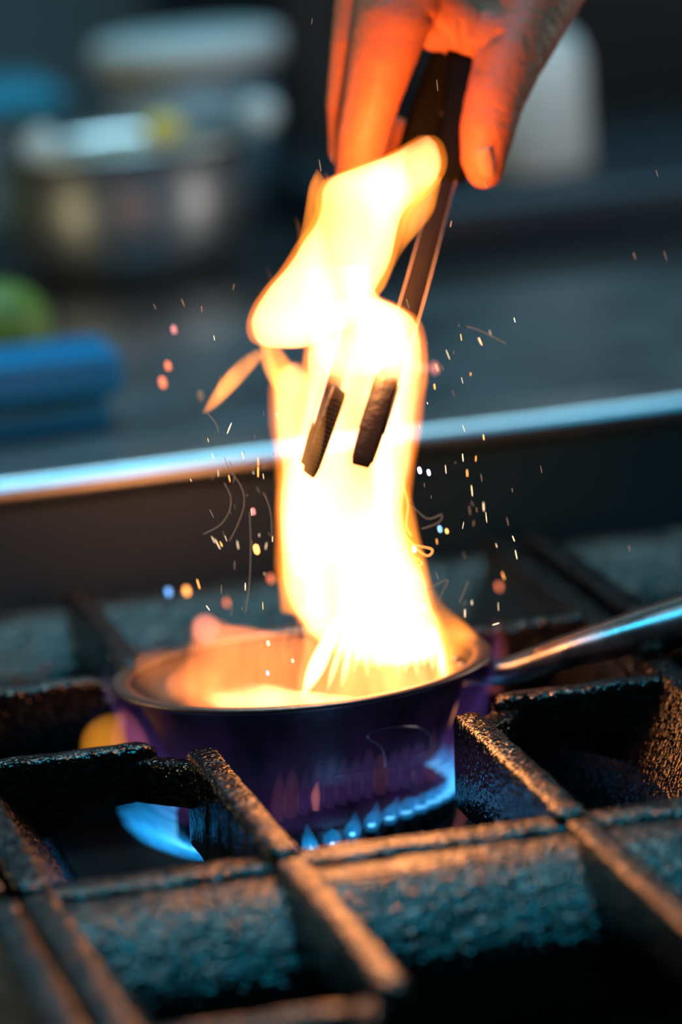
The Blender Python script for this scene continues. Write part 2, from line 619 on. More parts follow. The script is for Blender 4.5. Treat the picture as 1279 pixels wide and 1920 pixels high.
# ------------------------------------------------------------------ burner under the pan
t = thing('gas_burner', 'dark ring burner with toothed ports under the pan', 'burner', (0, 0, -0.122))
obj('burner_base', lathe([(0.0, -0.122), (0.055, -0.122), (0.05, -0.09), (0.062, -0.075), (0.066, -0.072), (0.066, -0.066), (0.0, -0.064)], 48), M['burner'], t)
obj('burner_cap', lathe([(0.0, -0.0600), (0.058, -0.0600), (0.062, -0.0560), (0.060, -0.0500), (0.05, -0.0470), (0.0, -0.0465)], 48), M['burner'], t)
for k in range(40):
    a = 2 * math.pi * k / 40
    bm = rbox((0.052, -0.0032, -0.067), (0.0655, 0.0032, -0.055), 0.001, 1)
    bmesh.ops.rotate(bm, verts=bm.verts, cent=(0, 0, 0), matrix=Matrix.Rotation(a, 3, 'Z'))
    obj('port_tooth', bm, M['burner'], t)
for k in range(4):
    a = math.radians(45 + 90 * k)
    bm = rbox((0.02, -0.004, -0.05), (0.058, 0.004, -0.0385), 0.0015, 1)
    bmesh.ops.rotate(bm, verts=bm.verts, cent=(0, 0, 0), matrix=Matrix.Rotation(a, 3, 'Z'))
    obj('pan_support', bm, M['burner'], t)

# ------------------------------------------------------------------ pan
ZR = 0.009
t = thing('frying_pan', 'small dark carbon steel pan with flames inside, set in the grate opening', 'pan', (0, 0, -0.0375))
prof_o = [(0.0, -0.0375), (0.055, -0.0375), (0.0605, -0.0365), (0.0635, -0.0335), (0.070, -0.0175), (0.0765, -0.003), (0.081, 0.0055), (0.0830, 0.0072)]
prof_i = [(0.0815, 0.0075), (0.0795, 0.0055), (0.0752, -0.003), (0.0688, -0.0175), (0.0622, -0.0325), (0.059, -0.0350), (0.054, -0.0358), (0.0, -0.0358)]
obj('pan_body', lathe(prof_o + prof_i, 128), M['pan'], t)
obj('rolled_rim', lathe([(0.0812, 0.0072), (0.0812, 0.0084), (0.084, 0.0094), (0.0885, 0.0098), (0.0899, 0.0090), (0.0900, 0.0078), (0.0885, 0.0068), (0.083, 0.0068)], 128, closed=True), M['rim'], t)
# handle: welded foot, neck and long oval grip rising towards the back right
h0 = Vector((0.078, -0.006, -0.003))
h1 = at(955, 1258, -0.020)
h2 = at(1080, 1218, -0.030)
h3 = at(1279, 1166, -0.030)
h4 = h3 + (h3 - h2) * 1.2
pts = [(*h0, 0.75), (*h1, 0.8), (*h2, 1.0), (*h3, 1.5), (*h4, 1.55)]
path = [(Vector(p[:3]), p[3]) for p in smooth_path(pts, 40)]
obj('handle', sweep(path, round_rect(0.019, 0.0140, 0.006, 4), side=Vector((-0.4, 1, 0))), M['handle_steel'], t)
groove = [(p + Vector((0.0, -0.003, 0.0072 * s)), s) for p, s in path[14:]]
obj('handle_groove', sweep(groove, round_rect(0.004, 0.002, 0.0009, 2), side=Vector((-0.4, 1, 0))), M['rim'], t)
for dx in (-0.007, 0.007):
    obj('rivet', lathe([(0, 0.003), (0.0025, 0.0022), (0.0034, 0.0), (0, -0.001)], 16, h0 + Vector((-0.0035, dx, 0.004))), M['rim'], t)


def on_pan(px, py):
    """point of the outer pan wall that shows at this pixel"""
    d = (FWD + RGT * ((px - 639.5) / F_PX) - UPV * ((py - 960) / F_PX)).normalized()
    s = 2.15
    for k in range(600):
        p = CAM + d * s
        r = math.hypot(p.x, p.y)
        rw = 0.0635 + (p.z + 0.0335) * (0.0130 / 0.0305)
        if r <= rw + 0.0004 and -0.036 < p.z < 0.006:
            return p
        s += 0.0004
    return None


squig = []
for q in smooth_path([(625, 1456), (668, 1450), (716, 1443), (722, 1425), (714, 1400), (690, 1383), (700, 1371), (740, 1363), (785, 1364), (808, 1382), (800, 1408), (775, 1420)], 50):
    p = on_pan(*q)
    if p:
        squig.append((p, 1.0))
if len(squig) > 4:
    o = obj('squiggle', sweep(squig, circle(0.00028, 6), side=Vector((0, 0.2, 1))), M['tong_edge'], t)  # thin pale line raised on the outer wall
    o['label'] = 'thin pale looping scratch'

# ------------------------------------------------------------------ tongs
t = thing('tongs', 'dark steel kitchen tongs reaching down into the flame', 'tongs', at(680, 870, -0.05))


def strip(pts, wd, th, n=30, side=RGT, bend=0.0):
    path = [(Vector(p[:3]), p[3]) for p in smooth_path(pts, n)]
    return sweep(path, round_rect(wd, th, th * 0.35, 2), side=side)


def tong_arm(p_tip, p_mid, p_top, wd, side, ridges):
    pts = [(*p_tip, 0.95), (*p_tip.lerp(p_mid, 0.25), 1.05), (*p_mid, 1.0), (*p_mid.lerp(p_top, 0.6), 0.9), (*p_top, 0.8)]
    a = obj('arm', strip(pts, wd, 0.0022, side=side), M['tong_steel'], t)
    d = (p_top - p_tip).normalized()
    s = (side - d * side.dot(d)).normalized()
    nf = d.cross(s)
    nf = nf if nf.dot(FWD) < 0 else -nf
    for sg in (-1, 1):
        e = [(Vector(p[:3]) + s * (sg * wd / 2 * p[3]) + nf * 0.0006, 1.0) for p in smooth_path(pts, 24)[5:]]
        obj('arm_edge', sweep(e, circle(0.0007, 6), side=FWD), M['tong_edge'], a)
    # gripping pad with cross ridges
    q = [(*(p_tip - d * 0.004), 0.75), (*(p_tip + d * 0.004), 1.0), (*(p_tip + d * 0.036), 1.05), (*(p_tip + d * 0.042), 0.9)]
    pad = obj('gripping_pad', strip([(*(Vector(x[:3]) + nf * 0.0020), x[3]) for x in q], wd * 0.96, 0.0024, 12, side=side), M['tong_pad'], t)
    for k in range(ridges):
        c = p_tip + d * (0.001 + k * 0.0023) + nf * 0.0032
        obj('ridge', sweep([(c - s * (wd * 0.41) - d * 0.0012, 1.0), (c + s * (wd * 0.41) + d * 0.0012, 1.0)], round_rect(0.0010, 0.0008, 0.0003, 1), side=d), M['tong_steel'], pad)
    return a


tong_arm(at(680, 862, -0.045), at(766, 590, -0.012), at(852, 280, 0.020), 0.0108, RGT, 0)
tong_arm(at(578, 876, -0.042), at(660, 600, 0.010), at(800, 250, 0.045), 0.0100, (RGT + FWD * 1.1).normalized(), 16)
for (a, b, c) in (((842, 335, 0.016), (866, 220, 0.024), (872, 100, 0.036)), ((765, 320, 0.046), (805, 210, 0.046), (850, 90, 0.046))):
    pts = [(*at(*a), 0.85), (*at(*b), 1.05), (*at(*c), 1.0)]
    obj('grip', strip(pts, 0.0175, 0.011, 20), M['rubber'], t)
obj('pivot_pin', lathe([(0, 0.002), (0.0035, 0.0012), (0.004, 0), (0, -0.002)], 16, at(838, 212, 0.030)), M['tong_edge'], t)

# ------------------------------------------------------------------ hand
hb = thing('person', 'bare hand of a cook gripping the tongs above the flame', 'hand', at(820, 250, 0.02))


def ch(*pts):
    return capsule_chain([(at(x, y, Y + 0.022), r) for x, y, Y, r in pts])


parts = [
    # thumb
    ch((1020, -70, 0.040, 0.026), (985, 40, 0.018, 0.0195), (955, 110, 0.004, 0.0165), (928, 185, -0.006, 0.0142), (915, 240, -0.010, 0.0134), (908, 295, -0.012, 0.0112), (909, 318, -0.012, 0.0092)),
    # index finger along the near arm
    ch((800, -130, 0.030, 0.024), (758, -20, 0.012, 0.0200), (736, 40, 0.004, 0.0178), (717, 110, 0.002, 0.0160), (699, 180, 0.002, 0.0138), (682, 250, 0.004, 0.0122), (670, 315, 0.012, 0.0105), (664, 350, 0.016, 0.0085)),
    # middle finger behind it
    ch((740, -150, 0.050, 0.021), (690, -20, 0.032, 0.0155), (666, 80, 0.024, 0.0118), (652, 190, 0.026, 0.0105), (652, 280, 0.034, 0.0095), (690, 320, 0.044, 0.009)),
    # fingertip closing round the grips from behind
    ch((735, 250, 0.058, 0.009), (790, 285, 0.052, 0.0088), (832, 272, 0.046, 0.0075)),
    ch((690, 320, 0.044, 0.009), (735, 250, 0.058, 0.009)),
    # web between thumb and index finger
    ch((760, -20, 0.016, 0.019), (830, 20, 0.020, 0.0165), (890, 62, 0.018, 0.0155), (950, 70, 0.012, 0.0165)),
    ch((850, 50, 0.024, 0.011), (882, 108, 0.018, 0.0088)),
    ch((800, 10, 0.020, 0.013), (815, 62, 0.022, 0.009)),
    # back of the hand, wrist and forearm
    ch((800, -110, 0.045, 0.034), (900, -90, 0.045, 0.034), (1000, -60, 0.050, 0.028)),
    ch((880, -120, 0.055, 0.038), (920, -330, 0.085, 0.034), (960, -480, 0.11, 0.030), (1060, -900, 0.22, 0.040)),
]
me = fuse(merge(*parts), 0.0013, 9, 0.5)


# skin folds in the web and over the thumb joint
def dist_seg(p, a, b):
    ab = b - a
    tt = max(0, min(1, (p - a).dot(ab) / ab.dot(ab)))
    return (p - (a + ab * tt)).length


folds = [([(806, 30), (826, 62), (838, 98)], 0.0022, 0.0022), ([(935, 62), (906, 88), (896, 130)], 0.0022, 0.0024),
         ([(862, 40), (866, 70), (874, 96)], 0.0016, 0.0010), ([(895, 205), (925, 200), (955, 212)], 0.0016, 0.0004),
         ([(900, 225), (925, 222), (950, 230)], 0.0014, 0.0003), ([(905, 30), (888, 62)], 0.002, 0.0006)]


def to_px(p):
    d = p - CAM
    z = d.dot(FWD)
    return Vector((639.5 + F_PX * d.dot(RGT) / z, 960 - F_PX * d.dot(UPV) / z, 0))


normals = [v.normal.copy() for v in me.vertices]
for v, nv in zip(me.vertices, normals):
    v.co += nv * (0.0002 * noise.noise(v.co * 70) + 0.00026 * noise.noise(v.co * 230) + 0.00014 * noise.noise(v.co * 600))
    if nv.dot(FWD) < 0.1 and v.co.z < 0.36:
        q = to_px(v.co)
        for line, wd, dp in folds:
            L = [Vector((a, b, 0)) for a, b in line]
            dd = min(dist_seg(q, a, b) for a, b in zip(L[:-1], L[1:])) / 3967
            if dd < wd * 2.5:
                v.co += FWD * (dp * math.exp(-(dd / wd * 1.4) ** 2))
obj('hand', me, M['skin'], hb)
# thumb nail: a curved plate on the thumb end
nc = at(921, 306, -0.0014)
rings = []
nu = (at(915, 270, -0.02) - at(931, 345, -0.017)).normalized()
ns = (RGT * 0.88 - FWD * -0.47)
ns = (ns - nu * ns.dot(nu)).normalized()
nn = nu.cross(ns).normalized()
if nn.dot(FWD) > 0:
    nn = -nn
for k in range(9):
    u = -1 + 2 * k / 8
    wk = 0.0052 * (1 - 0.32 * abs(u) ** 3)
    top, bot = [], []
    for i in range(9):
        s = -1 + 2 * i / 8
        p = nc + nu * (u * 0.0078) + ns * (s * wk) - nn * (0.0032 * s * s) - nn * (0.0022 * max(0, -u) ** 2)
        top.append(p + nn * 0.0004)
        bot.append(p - nn * 0.0036)
    rings.append(top + list(reversed(bot)))
obj('thumbnail', rings_mesh(rings), M['nail'], hb)
o = obj('sleeve', sweep([(at(985, -560, 0.13), 1.0), (at(1060, -900, 0.22), 1.15), (at(1160, -1300, 0.33), 1.3)], circle(0.043, 24)), M['sleeve'], hb)


# ------------------------------------------------------------------ fire in the pan
def flame_loft(rows, Yc, depth, n=40, seg=28, wob=0.0012, seed=0.0, grow=0):
    """rows of (py, xl, xr[, Y shift]); closed body with elliptical slices whose depth follows the width"""
    rr = smooth_path([tuple(r) + ((0.0,) if len(r) == 3 else ()) for r in rows], n)
    rings = []
    for k, (py, xl, xr, dy) in enumerate(rr):
        a, b = at(xl - grow, py, Yc + dy), at(xr + grow, py, Yc + dy)
        c = (a + b) / 2
        hw = max(0.0004, (b - a).length / 2)
        hd = max(0.0004, min(depth, hw * 1.05))
        ring = []
        for i in range(seg):
            th = 2 * math.pi * i / seg
            p = c + RGT * (hw * math.cos(th)) + Vector((0, 1, 0)) * (hd * math.sin(th))
            q = p * 45 + Vector((seed, 0, seed))
            if 0 < k < len(rr) - 1:
                p += Vector((noise.noise(q) * wob, noise.noise(q + Vector((5, 2, 8))) * wob * 3, 0))
            ring.append(p)
        rings.append(ring)
    return rings_mesh(rings)


def tongue(pts, seg=12, Y=0.0):
    """pts: (px, py, Y, r mm)"""
    path = [(at(p[0], p[1], p[2]), max(0.05, p[3]) * 0.001) for p in smooth_path(pts, 24)]
    return sweep(path, circle(1.0, seg), side=Vector((0, 1, 0)))


fp = thing('pan_fire', 'tall white hot orange edged flame rising from the pan', 'flame', (0.02, 0, -0.03))
upper = [(254, 799, 804), (266, 778, 817), (284, 746, 824), (300, 712, 826), (320, 662, 822), (337, 622, 812), (352, 611, 800), (368, 606, 782), (384, 604, 764), (404, 600, 752),
         (428, 590, 744), (455, 572, 736), (482, 556, 728), (510, 536, 717), (535, 514, 704), (556, 499, 694), (576, 486, 690), (600, 476, 668), (618, 474, 628), (634, 478, 600), (644, 486, 585), (650, 500, 560)]
obj('flame_body', flame_loft(upper, -0.052, 0.024, 70, seed=1), M['fire_core'], fp)
colm = [(546, 676, 686, -0.046), (555, 655, 700, -0.046), (566, 635, 728, -0.046), (582, 612, 756, -0.046), (600, 594, 773, -0.046), (630, 586, 783, -0.046), (665, 582, 787, -0.034), (700, 582, 786, -0.015), (745, 580, 782, -0.000), (790, 572, 776, -0.000), (830, 560, 770, -0.000),
        (870, 546, 763, -0.000), (910, 536, 756, -0.000), (960, 530, 752, -0.000), (1010, 530, 757, -0.000), (1050, 532, 772, -0.000), (1085, 534, 790, -0.000), (1115, 542, 797, -0.000), (1145, 556, 806, -0.000), (1170, 575, 818, -0.000), (1195, 592, 822, -0.000), (1220, 625, 815, -0.000), (1240, 670, 780, -0.000)]
foot = [(1120, 600, 760), (1145, 560, 812), (1180, 572, 832), (1220, 574, 846), (1260, 564, 852), (1300, 560, 852), (1340, 566, 846), (1375, 590, 830)]
obj('low_flame', flame_loft(foot, 0.006, 0.028, 40, seed=41), M['fire_foot'], fp)
obj('flame_body', flame_loft(colm, 0.008, 0.028, 80, seed=4), M['fire_core'], fp)
left = [(680, 548, 556), (690, 530, 566), (704, 519, 578), (730, 514, 588), (770, 516, 590), (810, 520, 588), (850, 526, 586), (890, 529, 590), (940, 530, 610), (990, 532, 620), (1040, 538, 620), (1080, 550, 600)]
obj('flame_body', flame_loft(left, 0.004, 0.016, 50, seed=7), M['fire_core'], fp)
bridge = [(500, 585, 690), (540, 575, 700), (580, 572, 735), (620, 585, 760), (655, 592, 758), (680, 596, 740), (705, 612, 690)]
obj('flame_body', flame_loft(bridge, -0.044, 0.018, 40, seed=9), M['fire_pale'], fp)
for rows, Y, dp in ((upper, -0.052, 0.024), (colm, 0.008, 0.028), (left, 0.004, 0.016)):
    obj('flame_skin', flame_loft(rows, Y, dp + 0.002, 70, seed=2, grow=11), M['fire_shell'], fp)
# orange veils round the column and top
for rows, Y, dp, mt in (
    ([(330, 790, 826), (360, 770, 822), (395, 752, 812), (425, 742, 790), (460, 728, 762), (500, 716, 740), (540, 700, 722), (556, 690, 702)], -0.050, 0.010, 'fire_edge'),
    ([(318, 592, 596), (345, 580, 612), (380, 574, 618), (420, 568, 606), (455, 560, 590), (478, 556, 572)], -0.050, 0.006, 'fire_edge'),
    ([(640, 484, 520), (665, 494, 535), (690, 502, 552), (720, 510, 560), (760, 512, 540), (820, 514, 536), (880, 516, 545), (960, 518, 548), (1040, 522, 550), (1100, 524, 560), (1150, 528, 570)], 0.006, 0.010, 'fire_edge'),
    ([(900, 745, 762), (950, 742, 772), (1000, 745, 782), (1050, 755, 796), (1100, 775, 812), (1140, 785, 840), (1175, 800, 880), (1210, 815, 905), (1245, 820, 905), (1280, 815, 880)], 0.010, 0.012, 'fire_edge'),
):
    obj('flame_veil', flame_loft(rows, Y, dp, 40, seed=Y * 900), M[mt], fp)
# strip closing the dark window on its left, and the tongue licking out to the left
obj('flame_tongue', tongue([(500, 640, 0.004, 3), (500, 668, 0.002, 3.2), (512, 700, 0.002, 3.5), (524, 730, 0.004, 2)]), M['fire_tongue'], fp)
obj('flame_tongue', tongue([(488, 662, 0.006, 2.6), (462, 684, 0.002, 4.0), (432, 716, -0.004, 4.2), (408, 745, -0.006, 3.2), (392, 764, -0.006, 2.0), (380, 775, -0.006, 0.3)]), M['fire_tongue'], fp)
obj('flame_tongue', tongue([(414, 745, -0.006, 1.6), (412, 720, -0.006, 1.0), (414, 700, -0.006, 0.2)]), M['fire_edge'], fp)
for pts in ([(592, 345, 0.01, 1.4), (594, 330, 0.01, 0.9), (590, 332, 0.01, 0.1)], [(615, 345, 0.01, 1.2), (612, 330, 0.01, 0.8), (610, 322, 0.01, 0.1)],
            [(556, 466, 0.008, 0.3), (562, 446, 0.008, 1.0), (560, 425, 0.008, 0.8), (553, 405, 0.008, 0.1)],
            [(517, 540, 0.008, 0.5), (508, 520, 0.008, 0.6), (498, 496, 0.008, 0.1)]):
    obj('flame_tongue', tongue(pts, 8), M['fire_edge'], fp)
obj('flame_veil', flame_loft([(715, 585, 600), (750, 570, 612), (800, 556, 610), (850, 548, 600), (890, 545, 590), (930, 548, 575)], -0.066, 0.007, 24, seed=33), M['fire_thin'], fp)
# low flames in the pan, to the left and right of the column
low = [(1152, 374, 392), (1163, 360, 412), (1178, 354, 450), (1194, 352, 545), (1215, 345, 600), (1245, 332, 610), (1280, 310, 610), (1315, 330, 600), (1345, 380, 580)]
obj('low_flame', flame_loft(low, 0.015, 0.030, 40, wob=0.004, seed=11), M['fire_low'], fp)
lit_wall = [(1215, 280, 300), (1232, 255, 360), (1255, 246, 400), (1280, 250, 420), (1310, 300, 420)]
obj('low_flame', flame_loft(lit_wall, 0.018, 0.025, 24, wob=0.004, seed=12), M['fire_wall_glow'], fp)  # no flame of its own: dim glow added for the firelit wall
low3 = [(1165, 836, 850), (1185, 830, 875), (1210, 826, 893), (1240, 822, 895), (1270, 815, 870), (1300, 800, 840)]
obj('low_flame', flame_loft(low3, 0.015, 0.025, 24, wob=0.003, seed=13), M['fire_low'], fp)
obj('low_flame', flame_loft([(1150, 376, 392), (1160, 362, 408), (1175, 356, 416), (1192, 360, 410), (1205, 372, 400)], 0.010, 0.010, 20, seed=14), M['fire_pink'], fp)
obj('low_flame', flame_loft([(1296, 395, 560), (1306, 375, 590), (1318, 380, 720), (1330, 400, 760), (1350, 450, 700)], -0.040, 0.020, 20, wob=0.003, seed=15), M['fire_core'], fp)
# bright streaks fanning out of the column's foot
rs = random.Random(3)
for (x0, y0, x1, y1, r) in ((640, 1150, 565, 1312, 3.6), (655, 1160, 612, 1300, 1.4), (668, 1165, 640, 1290, 1.6), (690, 1165, 662, 1262, 1.2), (700, 1165, 712, 1256, 1.9), (735, 1160, 722, 1240, 1.4),
                            (762, 1160, 760, 1264, 1.8), (790, 1160, 796, 1250, 2.2), (805, 1170, 812, 1260, 1.6), (815, 1175, 836, 1284, 2.2), (680, 1190, 690, 1270, 0.9), (745, 1180, 748, 1275, 1.0), (775, 1180, 782, 1268, 1.1)):
    Y = -0.028 + rs.uniform(-0.012, 0.006)
    obj('flame_streak', tongue([(x0, y0, Y, r * 0.5), ((x0 * 2 + x1) / 3 + rs.uniform(-3, 3), (y0 * 2 + y1) / 3, Y, r), ((x0 + 2 * x1) / 3, (y0 + 2 * y1) / 3, Y, r * 1.1), (x1, y1, Y, 0.3)], 8), M['fire_streak'], fp)
for (x0, y0, x1, y1, x2, y2) in ((548, 1160, 530, 1205, 536, 1250), (566, 1120, 556, 1180, 546, 1230), (536, 1090, 532, 1120, 540, 1150), (556, 1110, 580, 1150, 610, 1180)):
    obj('flame_streak', tongue([(x0, y0, -0.01, 0.3), (x1, y1, -0.012, 1.3), (x2, y2, -0.014, 0.2)], 8), M['fire_edge'], fp)
# light thrown by the fire
for (px, py, Y, pw, r) in ((735, 325, -0.046, 0.10, 0.009), (680, 405, -0.066, 1.15, 0.006), (660, 1000, 0.006, 0.08, 0.018), (700, 1210, 0.0, 0.12, 0.016)):
    l = point_light('flame_light', at(px, py, Y), pw, (1.0, 0.27, 0.05), r)
    l.parent = fp
    l.matrix_parent_inverse = fp.matrix_world.inverted()

# ------------------------------------------------------------------ burner flames
bf = thing('burner_flame', 'ring of blue gas flames with violet veil under the pan', 'flame', (0, 0, -0.06))
nfl = 44
cone_b = None
for k in range(nfl):
    a = 2 * math.pi * (k + 0.5) / nfl
    c, s = math.cos(a), math.sin(a)
    jit = random.uniform(0.85, 1.15)
    zo = 0.001 + 0.007 * math.tanh(c * 3.5)
    hz = 1.0 if c < -0.1 else 0.55
    ln = 1.0 if c < -0.1 else 0.42
    P = [(0.0640, -0.0615, 2.0), (0.0640 + 0.007 * ln, -0.0600, 4.2), (0.0640 + 0.016 * ln, -0.0555 + 0.002 * (1 - ln), 4.6 * jit), (0.0640 + 0.024 * ln, -0.0500, 3.6), (0.0640 + 0.030 * ln, -0.0420 * jit, 0.4)]
    path = [(Vector((r * c, r * s, -0.0615 + (z + 0.0615) * hz + zo)), w_ * 0.001) for r, z, w_ in smooth_path(P, 12)]
    o = obj('flame_tongue', sweep(path, circle(1, 8), side=Vector((-s, c, 0))), M['fire_blue'], bf)
    P = [(0.0640, -0.0615, 0.9), (0.0675, -0.0602, 1.25), (0.0720, -0.0580, 0.8), (0.0640 + 0.018 * ln, -0.0530, 0.12)]
    path = [(Vector((r * c, r * s, -0.0615 + (z + 0.0615) * hz + zo)), w_ * 0.001) for r, z, w_ in smooth_path(P, 8)]
    obj('inner_cone', sweep(path, circle(1, 6), side=Vector((-s, c, 0))), M['fire_cyan'], o)
obj('violet_veil', lathe([(0.066, -0.056), (0.078, -0.050), (0.0835, -0.030), (0.0885, -0.010), (0.0935, 0.004), (0.0945, 0.016), (0.0925, 0.012), (0.0912, 0.004), (0.0850, -0.008), (0.0775, -0.022), (0.0715, -0.036), (0.064, -0.048)], 72, closed=True), M['fire_purple'], bf)
obj('flame_lick', tongue([(856, 1560, -0.085, 3.0), (872, 1500, -0.085, 3.2), (868, 1450, -0.08, 3.0), (846, 1405, -0.075, 0.8)]), M['fire_rose'], bf)
obj('flame_lick', tongue([(592, 1520, -0.088, 1.6), (592, 1490, -0.088, 2.2), (596, 1465, -0.086, 0.4)]), M['fire_pink'], bf)
obj('flame_lick', tongue([(250, 1420, -0.01, 9), (240, 1385, -0.01, 9), (232, 1350, -0.008, 6), (226, 1325, -0.006, 1.5)]), M['fire_rose'], bf)
obj('flame_lick', tongue([(200, 1430, 0.03, 12), (198, 1390, 0.03, 12), (212, 1362, 0.03, 8), (235, 1338, 0.03, 1)], 16), M['fire_amber'], bf)
obj('flame_lick', tongue([(925, 1300, 0.045, 4), (936, 1240, 0.05, 4.5), (936, 1190, 0.05, 3), (925, 1150, 0.05, 0.5)]), M['fire_rose'], bf)
rv = random.Random(5)
for k in range(15):
    x = 520 + 24 * k
    y = 1535 - 0.265 * (x - 520)
    obj('flame_lick', tongue([(x, y + 6, -0.080, 2.6), (x + 2, y - 18, -0.080, 4.2), (x + 4, y - 40 - rv.uniform(0, 25), -0.079, 3.2), (x + 6, y - 70 - rv.uniform(0, 30), -0.078, 0.3)], 8), M[rv.choice(['fire_violet', 'fire_violet', 'fire_mauve'])], bf)
l = point_light('flame_light', (0, -0.074, -0.055), 0.015, (0.15, 0.45, 1.0), 0.01)
l.parent = bf
l.matrix_parent_inverse = bf.matrix_world.inverted()

# ------------------------------------------------------------------ far counter things (all far out of focus)
# blue box
t = thing('blue_box', 'bright blue plastic box with thick rim at the left on the steel worktop', 'box', (-0.2, 0.49, ZT))
obj('box_body', rbox((-0.5, 0.462, ZT + 0.0005), (-0.014, 0.522, ZT + 0.0195), 0.004, 2), M['blue'], t)
obj('rim_band', rbox((-0.51, 0.455, ZT + 0.0195), (-0.006, 0.53, ZT + 0.044), 0.005, 3), M['blue'], t)
c = Vector((-0.052, 0.640, ZT))
t = thing('lime', 'round green fruit behind the blue box at the left edge', 'fruit', c)
bm = lathe([(0, 0), (0.012, 0.0015), (0.024, 0.008), (0.032, 0.022), (0.0335, 0.034), (0.030, 0.050), (0.020, 0.061), (0.006, 0.066), (0, 0.0655)], 32, c)
obj('fruit', bm, M['green'], t)
obj('stem_end', lathe([(0, 0.0655), (0.003, 0.0655), (0.0025, 0.0685), (0, 0.069)], 10, c), M['olive'], t)

# steel bowl
bc = Vector((0.094, 1.06, ZT))
t = thing('steel_bowl', 'shiny steel mixing bowl with flared rim full of pale food', 'bowl', bc)
prof = [(0.0, 0.0), (0.050, 0.0), (0.056, 0.004), (0.066, 0.016), (0.073, 0.034), (0.0755, 0.055), (0.0765, 0.080), (0.080, 0.088), (0.092, 0.092), (0.094, 0.0935), (0.092, 0.095), (0.079, 0.0905),
        (0.0748, 0.082), (0.0738, 0.056), (0.071, 0.035), (0.064, 0.018), (0.054, 0.0065), (0, 0.002)]
obj('bowl_body', lathe([(r * 1.09, z) for r, z in prof], 64, bc), M['bowl'], t)
o = obj('mashed_food', lathe([(0, 0.075), (0.0735, 0.075), (0.0745, 0.083), (0.05, 0.0905), (0.02, 0.095), (0, 0.096)], 40, bc), M['cream'])
tag(o, 'pale cream food filling the steel bowl', 'food')
for i, (dx, dy, r, mt, nm, lb, ct) in enumerate(((0.022, -0.045, 0.012, 'yellow', 'lemon', 'small yellow lump on top of the food in the steel bowl', 'food'),
                                     (-0.060, -0.050, 0.0115, 'white', 'garlic_bulb', 'white round lump at the left rim of the steel bowl', 'food'),
                                     (0.092, -0.015, 0.0125, 'white', 'dumpling', 'white round lump at the right rim of the steel bowl', 'food'))):
    bm = bmesh.new()
    zz = 0.0925 + r * 0.9
    bmesh.ops.create_icosphere(bm, subdivisions=3, radius=r, matrix=Matrix.Translation(bc + Vector((dx, dy, zz))) @ Matrix.Diagonal((1.1, 0.9, 0.95, 1)))
    for v in bm.verts:
        v.co += (v.co - bc - Vector((dx, dy, zz))).normalized() * noise.noise(v.co * 90) * r * 0.2
    o = obj(nm, bm, M[mt])
    tag(o, lb, ct)
# white tub with lid behind the bowl
tc_ = Vector((0.183, 1.30, ZT))
t = thing('plastic_tub', 'tall grey tub with broad white lid standing behind the steel bowl', 'tub', tc_)
obj('tub_body', lathe([(0, 0), (0.046, 0), (0.05, 0.004), (0.060, 0.118), (0.058, 0.118), (0.048, 0.006), (0, 0.004)], 48, tc_), M['greyplastic'], t)
obj('lid', lathe([(0, 0.139), (0.058, 0.139), (0.066, 0.137), (0.068, 0.133), (0.068, 0.1195), (0.066, 0.1182), (0.0, 0.1182)], 48, tc_), M['white'], t)
# blue tray edge at far left
t = thing('crate', 'grey crate with teal rim at the left behind the steel bowl', 'crate', (-0.15, 1.45, ZT))
obj('crate_body', rbox((-0.43, 1.386, ZT + 0.0005), (0.092, 1.53, ZT + 0.0815), 0.006, 2), M['greyplastic'], t)
obj('rim', rbox((-0.44, 1.376, ZT + 0.0815), (0.102, 1.54, ZT + 0.100), 0.005, 2), M['teal_cloth'], t)
# olive bottle left of the bowl
oc = Vector((-0.045, 1.10, ZT))
t = thing('glass_bottle', 'dark olive green bottle left of the steel bowl', 'bottle', oc)
obj('bottle_body', lathe([(0, 0), (0.028, 0), (0.03, 0.004), (0.03, 0.055), (0.022, 0.066), (0.012, 0.070), (0, 0.0705)], 32, oc), M['olive'], t)
obj('cap', lathe([(0, 0.071), (0.012, 0.071), (0.012, 0.082), (0, 0.083)], 24, oc), M['cream'], t)

# right: black tray with pale tub, dark oven behind
o = obj('baking_tray', rbox((0.24, 0.98, ZT + 0.0005), (1.2, 1.32, ZT + 0.036), 0.006, 2), M['dark_navy'])
tag(o, 'long black tray box on the worktop behind the tongs', 'tray')
pc = Vector((0.385, 1.12, ZT + 0.036))
t = thing('pale_tub', 'pale grey plastic tub standing behind the thumb', 'tub', pc)
obj('tub_body', lathe([(0, 0.0), (0.040, 0), (0.044, 0.003), (0.045, 0.075), (0.040, 0.090), (0.034, 0.094), (0, 0.095)], 48, pc), M['white'], t)
obj('lid', lathe([(0, 0.0955), (0.032, 0.0955), (0.033, 0.100), (0.031, 0.103), (0, 0.104)], 40, pc), M['greyplastic'], t)
t = thing('oven', 'large black oven cabinet filling the dark right background', 'oven', (0.9, 1.75, -0.9))
obj('cabinet', rbox((0.34, 1.78, -0.9), (2.2, 2.5, 1.6), 0.01), M['dark_wall'], t, smooth=False)
obj('door', rbox((0.40, 1.765, 0.02), (2.1, 1.7795, 0.5), 0.005), M['dark_wall'], t)
obj('door_handle', sweep([(Vector((0.5, 1.74, 0.47)), 1), (Vector((2.0, 1.74, 0.47)), 1)], circle(0.01, 12), side=Vector((0, 0, 1))), M['dark_navy'], t)

